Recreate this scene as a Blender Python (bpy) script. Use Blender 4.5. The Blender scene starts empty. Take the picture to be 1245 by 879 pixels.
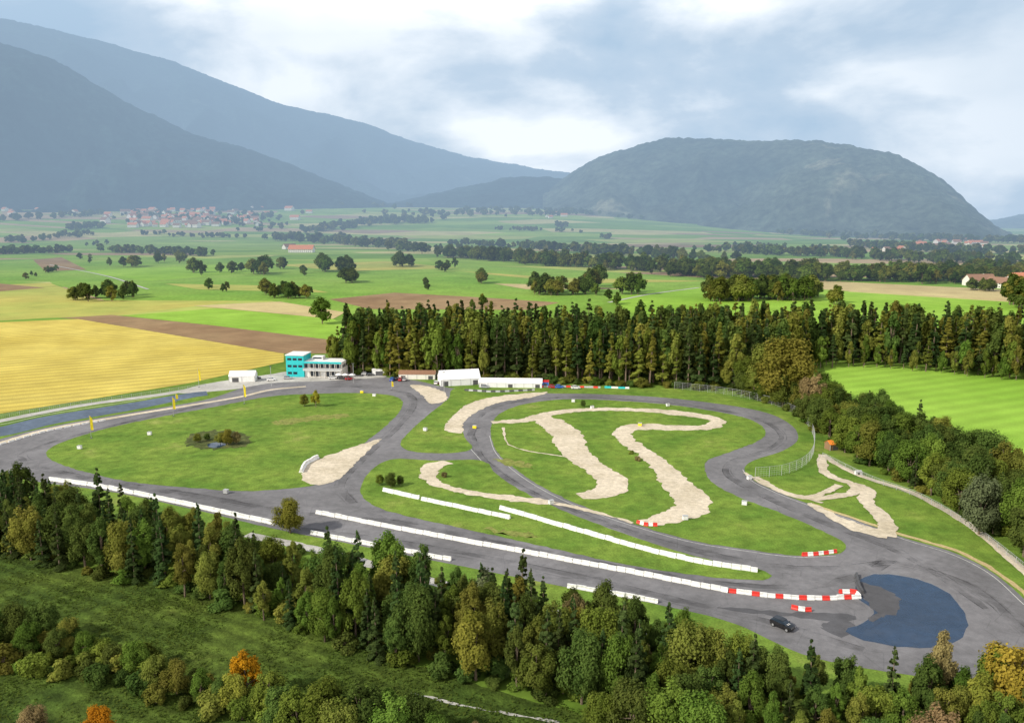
import bpy, bmesh, math, random
import numpy as np
from mathutils import Vector, noise, Matrix
from mathutils.geometry import tessellate_polygon
random.seed(7); rng=np.random.default_rng(7)
S=bpy.context.scene
ROOT=S.collection
# ---------------------------------------------------------------- survey helpers
H=75.0; F=977.0; HOR=262.0
P=math.atan((439.5-HOR)/F)
def smooth(a,b,x):
    t=min(1,max(0,(x-a)/(b-a))); return t*t*(3-2*t)
def ground_h(x,y):
    r=math.hypot(x,y)
    if y<1500: return 0.0
    s=1-smooth(0.02,0.45,x/max(y,1))
    return 115*smooth(2100,4300,r)*s + 6*smooth(2500,4000,r)*noise.noise(Vector((x/600,y/600,0)))
def ray(u,v):
    dx=(u-622.5)/F; dy=(439.5-v)/F
    c,s=math.cos(P),math.sin(P)
    return Vector((dx, dy*s+c, dy*c-s))
def W(u,v,z=0.0):
    """surveyed point of the valley floor"""
    d=ray(u,v)
    if d.z<-0.0395:
        t=H/(-d.z); return Vector((d.x*t,d.y*t,z))
    t=1500.
    while t<9000:
        x,y=d.x*t,d.y*t
        if H+d.z*t<=ground_h(x,y): break
        t+=15
    return Vector((d.x*t,d.y*t,ground_h(d.x*t,d.y*t)+z))
def catmull(pts,closed=False,step=1.5,maxn=60):
    n=len(pts); out=[]
    rngi=range(n if closed else n-1)
    for i in rngi:
        if closed: p0,p1,p2,p3=pts[(i-1)%n],pts[i],pts[(i+1)%n],pts[(i+2)%n]
        else: p0,p1,p2,p3=pts[max(i-1,0)],pts[i],pts[i+1],pts[min(i+2,n-1)]
        L=(p2-p1).length; k=max(1,min(maxn,int(L/step)))
        m1=(p2-p0); m2=(p3-p1)
        l0=max((p1-p0).length,.01); l2=max((p3-p2).length,.01)
        m1=m1*(L/(l0+L)); m2=m2*(L/(l2+L))
        for j in range(k):
            t=j/k; t2=t*t;t3=t2*t
            out.append((2*t3-3*t2+1)*p1+(t3-2*t2+t)*m1+(-2*t3+3*t2)*p2+(t3-t2)*m2)
    if not closed: out.append(pts[-1].copy())
    return out
# ---------------------------------------------------------------- material helpers
class NT:
    def __init__(s,name):
        s.m=bpy.data.materials.new(name); s.m.use_nodes=True
        s.t=s.m.node_tree; s.t.nodes.clear()
        s.out=s.n('ShaderNodeOutputMaterial')
    def n(s,typ,**kw):
        nd=s.t.nodes.new(typ)
        for k,v in kw.items(): setattr(nd,k,v)
        return nd
    def l(s,a,b): s.t.links.new(a,b)
    def pos(s,rot=0,scale=(1,1,1)):
        g=s.n('ShaderNodeNewGeometry'); mp=s.n('ShaderNodeMapping')
        mp.inputs['Rotation'].default_value=(0,0,rot); mp.inputs['Scale'].default_value=scale
        s.l(g.outputs['Position'],mp.inputs['Vector']); return mp.outputs[0]
    def noise(s,vec,scale,detail=4,rough=.55,dist=0):
        n=s.n('ShaderNodeTexNoise'); n.inputs['Scale'].default_value=scale
        n.inputs['Detail'].default_value=detail; n.inputs['Roughness'].default_value=rough
        n.inputs['Distortion'].default_value=dist
        if vec is not None: s.l(vec,n.inputs['Vector'])
        return n.outputs['Fac']
    def ramp(s,fac,stops,interp='LINEAR'):
        r=s.n('ShaderNodeValToRGB'); cr=r.color_ramp; cr.interpolation=interp
        while len(cr.elements)>1: cr.elements.remove(cr.elements[-1])
        cr.elements[0].position=stops[0][0]; cr.elements[0].color=(*stops[0][1],1)
        for p,c in stops[1:]:
            e=cr.elements.new(p); e.color=(*c,1)
        s.l(fac,r.inputs[0]); return r.outputs[0]
    def mix(s,fac,a,b,mode='MIX'):
        m=s.n('ShaderNodeMix',data_type='RGBA',blend_type=mode)
        for sock,val in ((m.inputs[0],fac),(m.inputs[6],a),(m.inputs[7],b)):
            if hasattr(val,'is_linked') or hasattr(val,'links'): s.l(val,sock)
            elif isinstance(val,(int,float)): sock.default_value=val
            else: sock.default_value=(*val,1)
        return m.outputs[2]
    def math(s,op,a,b=0.,clamp=False):
        m=s.n('ShaderNodeMath',operation=op); m.use_clamp=clamp
        for i,val in enumerate((a,b)):
            if hasattr(val,'links'): s.l(val,m.inputs[i])
            else: m.inputs[i].default_value=val
        return m.outputs[0]
    def finish(s,col,rough=.9,bumpsrc=None,bstr=.4,bdist=.1,spec=.2,metal=0,roughsrc=None):
        b=s.n('ShaderNodeBsdfPrincipled')
        if hasattr(col,'links'): s.l(col,b.inputs['Base Color'])
        else: b.inputs['Base Color'].default_value=(*col,1)
        b.inputs['Roughness'].default_value=rough
        if roughsrc is not None: s.l(roughsrc,b.inputs['Roughness'])
        b.inputs['Specular IOR Level'].default_value=spec; b.inputs['Metallic'].default_value=metal
        if bumpsrc is not None:
            bp=s.n('ShaderNodeBump'); bp.inputs['Strength'].default_value=bstr; bp.inputs['Distance'].default_value=bdist
            s.l(bumpsrc,bp.inputs['Height']); s.l(bp.outputs[0],b.inputs['Normal'])
        s.l(b.outputs[0],s.out.inputs[0]); return s.m
def gmul(n,col,vec,scale,lo=.75,hi=1.25,detail=3):
    f=n.noise(vec,scale,detail,.6)
    r=n.ramp(f,[(.3,(lo,)*3),(.7,(hi,)*3)])
    return n.mix(1.0,col,r,'MULTIPLY')
def turf(name,c1,c2,c3=None,big=.02,mid=.25,fine=2.5,stripe=None,bump=0,lo=.72,hi=1.25):
    n=NT(name); p=n.pos()
    f=n.noise(p,big,4,.6)
    st=[(.35,c1),(.62,c2)]
    if c3: st.append((.78,c3))
    col=n.ramp(f,st)
    col=gmul(n,col,p,mid,lo,hi); col=gmul(n,col,p,fine,.78,1.22,2)
    if stripe:
        ang,per,amt=stripe
        w=n.n('ShaderNodeTexWave'); w.inputs['Scale'].default_value=.314/per
        w.inputs['Distortion'].default_value=.8; w.inputs['Detail'].default_value=2; w.inputs['Detail Scale'].default_value=.5
        n.l(n.pos(ang),w.inputs['Vector'])
        col=n.mix(1.,col,n.ramp(w.outputs['Fac'],[(0,(1-amt,)*3),(1,(1+amt,)*3)]),'MULTIPLY')
    return n.finish(col,.95,n.noise(p,fine,2,.6) if bump else None,bump,.25,.1)
def plain(name,col,rough=.6,metal=0,var=.12,spec=.4):
    n=NT(name); g=n.n('ShaderNodeTexCoord')
    c=n.mix(1.,col,n.ramp(n.noise(g.outputs['Object'],1.7,4),[(.3,(1-var,)*3),(.7,(1+var*.5,)*3)]),'MULTIPLY')
    return n.finish(c,rough,spec=spec,metal=metal)
M={}
M['lawn']=turf('circuit_grass',(.085,.160,.022),(.145,.215,.034),(.24,.25,.075),big=.05,mid=.3,bump=.5)
M['meadow']=turf('meadow_grass_mat',(.042,.072,.012),(.075,.11,.018),(.12,.13,.03),big=.05,mid=.35,fine=1.5,stripe=(math.radians(-62),3.4,.20),lo=.55,hi=1.3,bump=.9)
M['bright']=turf('bright_field',(.165,.30,.032),(.225,.37,.05),big=.01,mid=.05,stripe=(math.radians(65),9,.08),lo=.88,hi=1.1)
M['green']=turf('green_field',(.13,.25,.034),(.19,.30,.05),(.26,.32,.07),big=.006,mid=.03,lo=.85,hi=1.12,fine=.3)
M['hay']=turf('hay_field',(.40,.315,.065),(.49,.40,.10),(.37,.37,.08),big=.012,mid=.05,stripe=(math.radians(62),8,.14),lo=.82,hi=1.1)
M['yellowgreen']=turf('stubble_field',(.38,.34,.09),(.28,.31,.075),(.20,.28,.05),big=.008,mid=.04,lo=.85,hi=1.1)
M['brown']=turf('ploughed_field',(.20,.125,.07),(.27,.19,.105),big=.01,mid=.06,stripe=(math.radians(62),6,.08),lo=.82,hi=1.1)
M['tan']=turf('tan_field',(.37,.29,.15),(.43,.36,.18),big=.01,mid=.05,lo=.88,hi=1.1)
M['gravel']=turf('gravel_mat',(.44,.38,.285),(.57,.50,.40),(.36,.30,.20),big=.09,mid=.7,fine=6,lo=.78,hi=1.14,bump=.3)
M['concrete']=turf('concrete_mat',(.33,.32,.30),(.43,.42,.40),big=.08,mid=.5,fine=5,lo=.82,hi=1.1)
M['rough']=turf('rough_grass_mat',(.05,.07,.02),(.10,.11,.04),(.14,.105,.05),big=.2,mid=.6,lo=.6,hi=1.3,bump=.9)
M['worn']=turf('worn_grass_mat',(.15,.18,.04),(.19,.20,.06),big=.2,mid=.6,lo=.7,hi=1.3)
def asphalt(name,base,wet=False):
    n=NT(name); p=n.pos()
    f=n.noise(p,.045,5,.65,.6)
    col=n.ramp(f,[(.34,tuple(b*.78 for b in base)),(.5,base),(.68,tuple(b*1.28 for b in base))])
    col=gmul(n,col,p,.5,.84,1.14,4); col=gmul(n,col,p,9,.85,1.15,2)
    v=n.n('ShaderNodeTexVoronoi',feature='DISTANCE_TO_EDGE'); v.inputs['Scale'].default_value=.11
    n.l(p,v.inputs['Vector'])
    col=n.mix(1.,col,n.ramp(v.outputs['Distance'],[(0,(.8,)*3),(.010,(1,)*3)]),'MULTIPLY')
    if wet:
        r=n.ramp(n.noise(p,.35,4,.6),[(.35,(.04,)*3),(.62,(.30,)*3)])
        return n.finish(col,.3,n.noise(p,1.2,2),.03,.02,.4,roughsrc=r)
    return n.finish(col,.88,spec=.25)
M['asphalt']=asphalt('asphalt_mat',(.145,.142,.152))
M['asphalt_dark']=asphalt('asphalt_dark_mat',(.075,.075,.083))
M['wet']=asphalt('wet_asphalt_mat',(.016,.034,.070),True)
M['slate']=asphalt('blue_concrete_mat',(.09,.12,.17))
n=NT('tyre_rubber'); p=n.pos()
b=n.n('ShaderNodeBsdfDiffuse'); b.inputs[0].default_value=(.045,.045,.05,1)
tr=n.n('ShaderNodeBsdfTransparent'); ms=n.n('ShaderNodeMixShader')
n.l(n.ramp(n.noise(p,.12,5,.6),[(.40,(0,)*3),(.75,(.42,)*3)]),ms.inputs[0]); n.l(tr.outputs[0],ms.inputs[1]); n.l(b.outputs[0],ms.inputs[2]); n.l(ms.outputs[0],n.out.inputs[0]); M['rubber']=n.m
M['white']=plain('white_paint',(.70,.70,.69),.5,var=.2)
M['red']=plain('red_paint',(.60,.035,.025),.5)
M['turq']=plain('turquoise_cladding',(.02,.43,.46),.45,var=.06)
M['glass']=plain('window_glass',(.02,.03,.045),.08,spec=.8)
M['grey']=plain('grey_metal',(.36,.37,.38),.5)
M['darkgrey']=plain('dark_grey',(.07,.07,.075),.6)
M['roofbrown']=plain('brown_roof_tiles',(.22,.12,.075),.8)
M['terracotta']=plain('terracotta_roof_tiles',(.50,.19,.10),.8)
M['plaster']=plain('plaster',(.70,.67,.61),.8)
M['canvas']=plain('white_canvas',(.70,.70,.71),.6,var=.08)
M['orange']=plain('orange_canvas',(.75,.22,.03),.6)
M['yellow']=plain('yellow_banner',(.80,.62,.02),.6)
M['blue']=plain('blue_sign',(.03,.12,.45),.5)
M['black']=plain('black_car_paint',(.012,.012,.014),.12,spec=.7)
M['rubbertyre']=plain('tyre_black',(.02,.02,.02),.85)
M['wood']=plain('timber',(.22,.13,.07),.8)
M['silver']=plain('silver_car_paint',(.45,.46,.48),.25,metal=.5)
M['carred']=plain('red_car_paint',(.4,.02,.02),.2)
M['carwhite']=plain('white_car_paint',(.7,.7,.7),.2)
M['bark']=plain('bark',(.16,.12,.085),.95,var=.4)
M['linewhite']=plain('line_paint',(.5,.5,.48),.7,var=.4)
# ---------------------------------------------------------------- mesh helpers
def mkobj(name,verts,faces,mats,fmat=None,parent=None,smoothf=False,coll=None):
    me=bpy.data.meshes.new(name); me.from_pydata([tuple(v) for v in verts],[],faces); me.update()
    for m in (mats if isinstance(mats,(list,tuple)) else [mats]): me.materials.append(m)
    if fmat: me.polygons.foreach_set('material_index',fmat)
    if smoothf: me.polygons.foreach_set('use_smooth',[True]*len(me.polygons))
    o=bpy.data.objects.new(name,me); (coll or ROOT).objects.link(o)
    if parent: o.parent=parent
    return o
def empty(name,loc,rz=0,sc=1):
    e=bpy.data.objects.new(name,None); ROOT.objects.link(e); e.location=loc; e.rotation_euler=(0,0,rz); e.scale=(sc,)*3; e.empty_display_size=.5
    return e
def box(name,size,loc,mat,parent,bev=.02,rz=0):
    me=bpy.data.meshes.new(name); bm=bmesh.new(); bmesh.ops.create_cube(bm,size=1)
    for v in bm.verts: v.co=Vector((v.co.x*size[0],v.co.y*size[1],v.co.z*size[2]))
    if bev: bmesh.ops.bevel(bm,geom=bm.edges[:],offset=min(bev,min(size)*.3),segments=1,affect='EDGES')
    bm.to_mesh(me); bm.free(); me.materials.append(mat)
    o=bpy.data.objects.new(name,me); ROOT.objects.link(o); o.location=loc; o.rotation_euler=(0,0,rz); o.parent=parent; return o
def sheet(name,px,mat,z,closed_smooth=True,jit=.0,step=1.5):
    pts=[W(u,v) for u,v in px]
    pts=catmull(pts,True,step) if closed_smooth else pts
    if jit:
        for q in pts:
            q.x+=jit*noise.noise(Vector((q.x*.5,q.y*.5,3))) + jit*.8*noise.noise(Vector((q.x*1.7,q.y*1.7,9)))
            q.y+=jit*1.6*noise.noise(Vector((q.x*.45,q.y*.45,13)))+ jit*.8*noise.noise(Vector((q.x*1.9,q.y*1.9,19)))
    for q in pts: q.z=z
    tris=tessellate_polygon([pts])
    o=mkobj(name,pts,[tuple(t) for t in tris],mat)
    bm=bmesh.new(); bm.from_mesh(o.data)
    for f in bm.faces:
        f.normal_update()
        if f.normal.z<0: f.normal_flip()
    bm.to_mesh(o.data); bm.free()
    return o
def ribbon(name,px,width,mat,z,jit=0,step=1.5,pts=None,off=0,zl=None):
    pts=catmull(pts or [W(u,v) for u,v in px],False,step); n=len(pts); vs=[];fs=[]
    for i,q in enumerate(pts):
        t=(pts[min(i+1,n-1)]-pts[max(i-1,0)]).normalized(); nn=Vector((-t.y,t.x,0))
        if isinstance(width,(list,tuple)):
            k=i/(n-1)*(len(width)-1); a=int(min(k,len(width)-2)); w=width[a]+(width[a+1]-width[a])*(k-a)
        else: w=width
        w1=w/2+jit*noise.noise(Vector((q.x*.3,q.y*.3,1)))+jit*.5*noise.noise(Vector((q.x,q.y,5))); w2=w/2+jit*noise.noise(Vector((q.x*.3,q.y*.3,8)))+jit*.5*noise.noise(Vector((q.x,q.y,15)))
        a=q+nn*(w1+off); b=q-nn*(w2-off)
        vs+=[(a.x,a.y,z if zl is None else zl),(b.x,b.y,z)]
        if i: j=2*i; fs.append((j-2,j-1,j+1,j))
    return mkobj(name,vs,fs,mat)
# ---------------------------------------------------------------- terrain
def build_ground():
    n=NT('ground_mat'); p=n.pos()
    near=n.ramp(n.noise(p,.02,4,.6),[(.35,(.08,.15,.018)),(.65,(.13,.20,.03))])
    near=gmul(n,near,p,.3)
    vec=n.pos(math.radians(18),(1/330,1/120,0))
    v=n.n('ShaderNodeTexVoronoi'); v.inputs['Scale'].default_value=1.; v.inputs['Randomness'].default_value=.8
    n.l(vec,v.inputs['Vector'])
    sp=n.n('ShaderNodeSeparateColor'); n.l(v.outputs['Color'],sp.inputs[0])
    far=n.ramp(sp.outputs[0],[(0,(.14,.25,.035)),(.16,(.20,.30,.05)),(.30,(.31,.35,.09)),(.44,(.13,.23,.03)),(.54,(.42,.38,.16)),(.66,(.24,.34,.06)),(.76,(.38,.28,.16)),(.86,(.18,.29,.04)),(.93,(.30,.21,.13))],'CONSTANT')
    far=gmul(n,far,p,.012,.82,1.15)
    g=n.n('ShaderNodeSeparateXYZ'); n.l(p,g.inputs[0])
    f=n.math('GREATER_THAN',g.outputs[1],560.)
    col=n.mix(f,near,far)
    mat=n.finish(col,.95,spec=.1)
    NA=360; radii=[8.]
    while radii[-1]<16000: radii.append(radii[-1]*1.045+1)
    vs=[(0,0,0)];fs=[]
    for r in radii:
        for a in range(NA):
            t=2*math.pi*a/NA; x,y=r*math.sin(t),r*math.cos(t); vs.append((x,y,ground_h(x,y)))
    for a in range(NA): fs.append((0,1+(a+1)%NA,1+a))
    for k in range(len(radii)-1):
        for a in range(NA):
            b=(a+1)%NA; o=1+k*NA; fs.append((o+a,o+b,o+NA+b,o+NA+a))
    mkobj('ground',vs,fs,mat,smoothf=True)
build_ground()
def mountain(name,crest,D,Df,mat,seed,amp=.2,NC=320,NR=80,rough=7,pw=2.3):
    us=[c[0] for c in crest]; vv=[c[1] for c in crest]
    vs=[];fs=[]
    for i in range(NC):
        k=i/(NC-1); u=us[0]+(us[-1]-us[0])*k
        v=sum(np.interp(u+d,us,vv) for d in (-14,-7,0,7,14))/5
        d=ray(u,v); hl=math.hypot(d.x,d.y); ax,ay=d.x/hl,d.y/hl
        Dc=D[0]+(D[1]-D[0])*k; Dff=Df[0]+(Df[1]-Df[0])*k
        zc=H+d.z/hl*Dc
        for j in range(NR):
            t=j/(NR-1)*1.45
            r=Dff+(Dc-Dff)*t; x,y=ax*r,ay*r
            g=ground_h(ax*Dff,ay*Dff)-12
            if t<=1: pr=.35*t+.65*math.sin(math.pi/2*t)**1.5
            else: pr=1-(t-1)**1.2*1.3
            z=g+(zc-g)*pr
            e=max(0,min(1,6.5*t*(1-t)**pw)) if t<1 else 0
            rid=1-2*abs(noise.noise(Vector((x/520+seed,y/900,seed))))
            fr=noise.fractal(Vector((x/330+seed,y/500,seed)),.8,2.1,5)
            z+=e*amp*(zc-g)*(rid*.6-.36+min(fr,.5)*.6)
            z+=rough*noise.noise(Vector((x/22,y/22,seed)))*(1 if t>.02 else 0)+rough*1.3*noise.noise(Vector((x/90,y/90,seed+4)))*min(1,t*4)+rough*1.8*noise.noise(Vector((x/300,y/300,seed+9)))*min(1,t*2)
            vs.append((x,y,z))
    for i in range(NC-1):
        for j in range(NR-1):
            a=i*NR+j; fs.append((a,a+NR,a+NR+1,a+1))
    return mkobj(name,vs,fs,mat,smoothf=True)
def mtn_mat(name,c1,c2,c3,thr=.62):
    n=NT(name); p=n.pos()
    col=n.ramp(n.noise(p,.0016,5,.62,.4),[(.35,c1),(.52,c2),(thr,c2),(thr+.04,c3)])
    col=gmul(n,col,p,.03,.5,1.5,3); col=gmul(n,col,p,.006,.6,1.4,3)
    return n.finish(col,1.,n.noise(p,.025,3,.7),.8,12.,.0)
mA=mtn_mat('mountain_forest',(.008,.020,.022),(.022,.038,.032),(.08,.10,.07),.66)
mB=mtn_mat('hill_forest',(.028,.045,.035),(.065,.08,.055),(.15,.15,.10),.60)
mountain('mountain',[(-260,-60),(-100,5),(0,22),(60,35),(130,52),(200,72),(270,98),(340,128),(400,140),(450,152),(500,172),(560,190),(620,200),(700,212),(780,232),(860,262)],(6800,8200),(4600,5600),mA,1.3,.30,NC=420,rough=8)
mountain('mountain',[(-260,0),(-100,35),(0,52),(50,66),(110,98),(160,128),(230,160),(300,182),(360,203),(420,226),(470,247),(500,258)],(4600,4500),(3400,3800),mA,5.1,.34)
mountain('wooded_hill',[(440,256),(500,243),(560,228),(620,215),(670,214),(720,226),(770,243),(830,262),(860,268)],(4700,4600),(4150,3700),mA,9.2,.25,NC=220)
mountain('wooded_hill',[(660,232),(690,214),(715,196),(740,186),(770,178),(800,170),(850,169),(900,171),(970,170),(1010,174),(1050,180),(1085,188),(1120,203),(1150,222),(1180,246),(1205,272),(1225,285),(1245,292)],(4600,3600),(3600,2650),mB,14.7,.38,rough=8)
mountain('wooded_hill',[(1100,284),(1160,276),(1245,262),(1330,246),(1450,240)],(6500,6500),(5200,5200),mB,21.7,.15,NC=150)
# ---------------------------------------------------------------- fields
def fld(name,px,mat,z): return sheet(name,px,M[mat],z,False)
fld('hay_field',[(-140,398),(0,392),(95,388),(345,430),(345,440),(230,466),(100,487),(0,503),(-140,530)],'hay',.06)
fld('ploughed_field',[(70,387),(135,383),(260,396),(410,414),(400,430),(345,430),(95,388)],'brown',.10)
fld('green_field',[(150,384),(265,375),(405,388),(440,405),(415,415),(260,396)],'bright',.14)
fld('tan_field',[(235,372),(340,367),(420,380),(405,388),(300,378)],'tan',.18)
fld('stubble_field',[(-140,352),(60,344),(120,365),(290,366),(150,383),(70,386),(-140,398)],'yellowgreen',.05)
fld('green_field',[(-140,345),(0,316),(150,312),(400,318),(640,325),(860,338),(850,352),(700,375),(440,385),(330,366),(130,366),(60,343)],'green',.04)
fld('ploughed_field',[(400,364),(480,356),(590,362),(680,368),(640,377),(450,376)],'brown',.11)
fld('ploughed_field',[(40,316),(75,313),(105,328),(55,330)],'brown',.11)
fld('ploughed_field',[(-140,345),(-10,344),(55,350),(-20,356)],'brown',.11)
fld('green_field',[(740,362),(850,350),(1000,353),(1300,372),(1330,402),(1000,396),(760,380)],'bright',.13)
fld('tan_field',[(880,336),(1300,356),(1300,371),(1000,352),(880,344)],'tan',.09)
fld('green_field',[(1000,441),(1060,443),(1245,461),(1400,475),(1400,640),(1245,580),(1150,542),(1080,512),(1010,475)],'bright',.05)
fld('ploughed_field',[(650,291),(780,287),(900,292),(960,302),(700,300)],'brown',.2)
fld('stubble_field',[(560,330),(680,338),(860,342),(700,345)],'yellowgreen',.16)
fld('stubble_field',[(200,345),(360,348),(400,356),(240,352)],'yellowgreen',.12)
fld('tan_field',[(330,322),(470,318),(560,326),(420,330)],'yellowgreen',.12)
fld('green_field',[(90,330),(260,322),(330,330),(180,342)],'bright',.13)
fld('ploughed_field',[(600,345),(700,347),(760,352),(640,352)],'tan',.14)
ribbon('farm_track',[(740,368),(790,358),(850,350)],3.5,M['concrete'],.22)
ribbon('farm_track',[(60,322),(130,336),(180,352)],3.0,M['concrete'],.22)
# ---------------------------------------------------------------- circuit surfaces
sheet('meadow',[(-140,655),(0,668),(150,700),(320,745),(480,800),(640,850),(800,900),(900,1000),(400,1150),(-200,1100),(-250,800)],M['meadow'],.03,jit=.4)
sheet('circuit_lawn',[(-80,560),(0,520),(150,488),(330,462),(560,462),(880,474),(960,488),(1010,520),(1100,575),(1245,660),(1400,760),(1400,900),(1000,860),(500,720),(0,610)],M['lawn'],.04)
ribbon('service_road',[(-60,526),(0,512),(100,493),(200,479),(290,464),(340,458)],5,M['concrete'],.08,jit=.3)
sheet('circuit_asphalt',[(-60,553),(0,534),(60,519),(150,503),(250,486),(300,470),(350,459),(420,456),(500,462),(550,472),(610,474),(660,478),(720,479),(800,483),(880,492),(932,502),(962,517),(970,534),(952,548),(916,560),(905,570),(915,583),(950,600),(990,615),(1040,632),(1100,654),(1160,672),(1205,695),(1250,733),(1310,800),(1300,860),(1200,835),(1050,812),(975,795),(890,757),(800,735),(700,716),(550,686),(430,662),(330,642),(230,618),(130,597),(60,588),(0,578),(-60,572)],M['asphalt'],.055,jit=.1)
sheet('concrete_apron',[(215,478),(250,467),(330,455),(350,452),(420,452),(470,458),(400,463),(330,466),(280,474)],M['concrete'],.065,jit=.2)
ribbon('banked_apron',[(-40,530),(0,527),(60,513),(160,496),(235,482),(252,480)],[9,9,9,8,6,3],M['slate'],.062,zl=1.3)
ribbon('banked_apron_parapet',[(-40,524),(0,520.5),(60,507.5),(160,491.5),(235,478.5),(250,477.5)],.4,M['concrete'],1.32,zl=1.34)
ribbon('kerb_strip',[(-30,548),(0,539),(60,522),(150,506),(230,493),(290,483),(330,474),(372,470)],[3.0,3.0,1.8],M['gravel'],.075,jit=.25)
lawnA=[(57,549),(75,538),(130,521),(200,506),(260,495),(330,482),(380,479),(440,478),(476,481),(489,488),(486,500),(468,519),(440,541),(412,570),(400,584),(370,592),(300,597),(230,593),(160,586),(100,573),(64,560)]
sheet('infield_lawn',lawnA,M['lawn'],.08,jit=.35)
lawnB=[(598,516),(608,503),(635,492),(680,486),(720,486),(790,490),(850,497),(905,508),(928,520),(927,533),(890,549),(860,560),(857,572),(868,588),(900,605),(950,624),(1005,648),(1029,663),(1015,674),(965,675),(900,667),(840,657),(780,640),(720,620),(670,598),(630,573),(605,550),(597,530)]
sheet('infield_lawn',lawnB,M['lawn'],.08,jit=.35)
sheet('infield_lawn',[(438,596),(446,578),(462,564),(480,558),(530,560),(585,560),(604,577),(640,600),(700,627),(780,656),(860,680),(930,694),(938,700),(928,705),(880,703),(780,690),(650,662),(560,642),(470,621),(446,609)],M['lawn'],.08,jit=.3)
sheet('infield_lawn',[(487,540),(497,526),(520,505),(545,485),(555,472),(620,469),(690,475),(640,480),(595,486),(570,500),(562,517),(565,532),(574,545),(560,550),(525,551),(497,548)],M['lawn'],.08,jit=.25)
GZ=[.10]
def gz(): GZ[0]+=.006; return GZ[0]
def gr(px,jit=.7): sheet('gravel_bed',px,M['gravel'],gz(),jit=jit,step=1.)
gr([(367,577),(378,563),(410,550),(440,540),(462,534),(446,550),(425,570),(408,585),(385,590),(370,586)])
gr([(499,468),(520,470),(541,478),(541,488),(524,491),(514,481)])
gr([(540,521),(552,505),(573,490),(605,482),(665,477),(648,483),(605,490),(580,501),(565,512),(561,527),(548,526)])
def gp(px,w,jit=.9): ribbon('gravel_path',px,w,M['gravel'],gz(),jit=jit,step=.8)
gp([(598,514),(640,511),(665,504),(700,499),(760,498),(820,502),(862,508),(872,513),(862,519),(825,521),(790,519),(765,521),(757,528),(768,540),(790,555),(812,575),(825,592),(842,606),(842,617),(825,626),(800,633),(785,637)],[4,5,6,5,5,5,6,7,6,6,7,8,7,6,6,6,7,9,10,8,5],1.3)
gp([(655,506),(672,515),(688,528),(694,542),(705,556),(728,572),(744,585),(745,594),(730,600),(705,604)],[7,10,11,11,10,9,8,9,9,5],1.4)
gp([(545,562),(525,568),(520,577),(530,588),(560,597),(610,605),(668,611)],[5,6,4,3,3.5,4,3.5],1.2)
gp([(668,611),(720,622),(770,636)],[2,1.5,1.2])
gp([(612,520),(618,540),(640,548),(690,556)],[1.0,.5,.5,.8],.5)
gp([(1000,553),(1020,566),(1050,580),(1110,600),(1180,640),(1240,690),(1300,740)],2.2,.3)
gp([(1000,553),(1000,570),(1015,582),(1035,588),(1040,598),(1015,604),(985,606),(950,598),(920,580)],[2.5,3,3,3,3,3,3,2,1.5])
gp([(1035,588),(1053,596),(1053,610),(1068,624),(1078,640),(1076,652)],[4,4,3.5,4,4.5,4])
gp([(1080,650),(1050,644),(1015,630),(985,612)],[5,5,3,2])
gp([(975,606),(1000,600),(1020,590)],[2,2,3])
gp([(905,575),(930,590),(960,600),(1000,612)],[1.2,1,1,1],.3)
ribbon('bare_earth_strip',[(985,613),(1040,632),(1100,652),(1165,672),(1215,700),(1262,740)],[1,1.5,1.5,1.2,1.2],M['tan'],.07,jit=.6,off=0.6)
for px in ([(330,513),(380,506),(420,504),(425,507),(380,512),(340,517)],[(600,558),(640,563),(650,569),(630,568)],[(590,642),(660,651),(655,655),(590,645)]):
    sheet('worn_grass',px,M['worn'],.094,jit=2.,step=.7)
sheet('rough_mound_grass',[(226,538),(232,529),(255,524),(285,525),(302,532),(298,543),(270,546),(240,545)],M['rough'],.096,jit=1.6,step=.7)
sheet('pond',[(252,541),(262,538),(274,540),(268,544),(256,544)],M['wet'],.105,jit=.5,step=.7)
ribbon('access_path',[(300,650),(400,672),(500,700),(640,738),(760,762),(900,800)],3,M['concrete'],.07,jit=.4)
ribbon('footpath',[(500,842),(560,857),(620,868),(680,878)],.5,M['concrete'],.07,jit=.6)
sheet('wet_skid_pad',[(1040,716),(1050,702),(1080,698),(1115,704),(1148,718),(1168,738),(1176,760),(1165,778),(1130,787),(1090,786),(1050,778),(1028,768),(1050,757),(1062,742),(1046,730)],M['wet'],.07,jit=.3)
sheet('dry_asphalt_patch',[(1046,708),(1066,712),(1090,724),(1094,740),(1072,752),(1056,755),(1064,742),(1050,728)],M['asphalt_dark'],.078,jit=.8,step=.8)
sheet('asphalt_patch',[(1000,757),(1028,754),(1040,762),(1024,773),(1004,768)],M['asphalt_dark'],.068,jit=.8,step=.8)
sheet('asphalt_patch',[(870,737),(960,744),(1040,748),(1030,757),(985,752),(930,748)],M['asphalt_dark'],.064,jit=.6)
T1=[(40,566),(120,583),(250,604),(350,622),(420,628),(480,634),(560,651),(700,679),(860,707),(960,713),(1040,700),(1080,680)]
T2=[(575,530),(590,560),(650,600),(760,644),(860,672),(950,688),(1020,690),(1090,684),(1180,712),(1250,770)]
T3=[(1200,740),(1100,675),(1000,635),(930,604),(884,577),(890,561),(935,546),(950,529),(920,509),(850,495),(760,486),(690,483),(620,490),(585,505),(573,530)]
T4=[(40,566),(26,553),(70,536),(200,503),(330,477),(420,470),(490,477),(504,490),(485,518),(440,560),(415,590),(430,612)]
T5=[(340,640),(460,655),(560,672),(700,700),(860,738),(950,760),(1050,790)]
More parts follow.
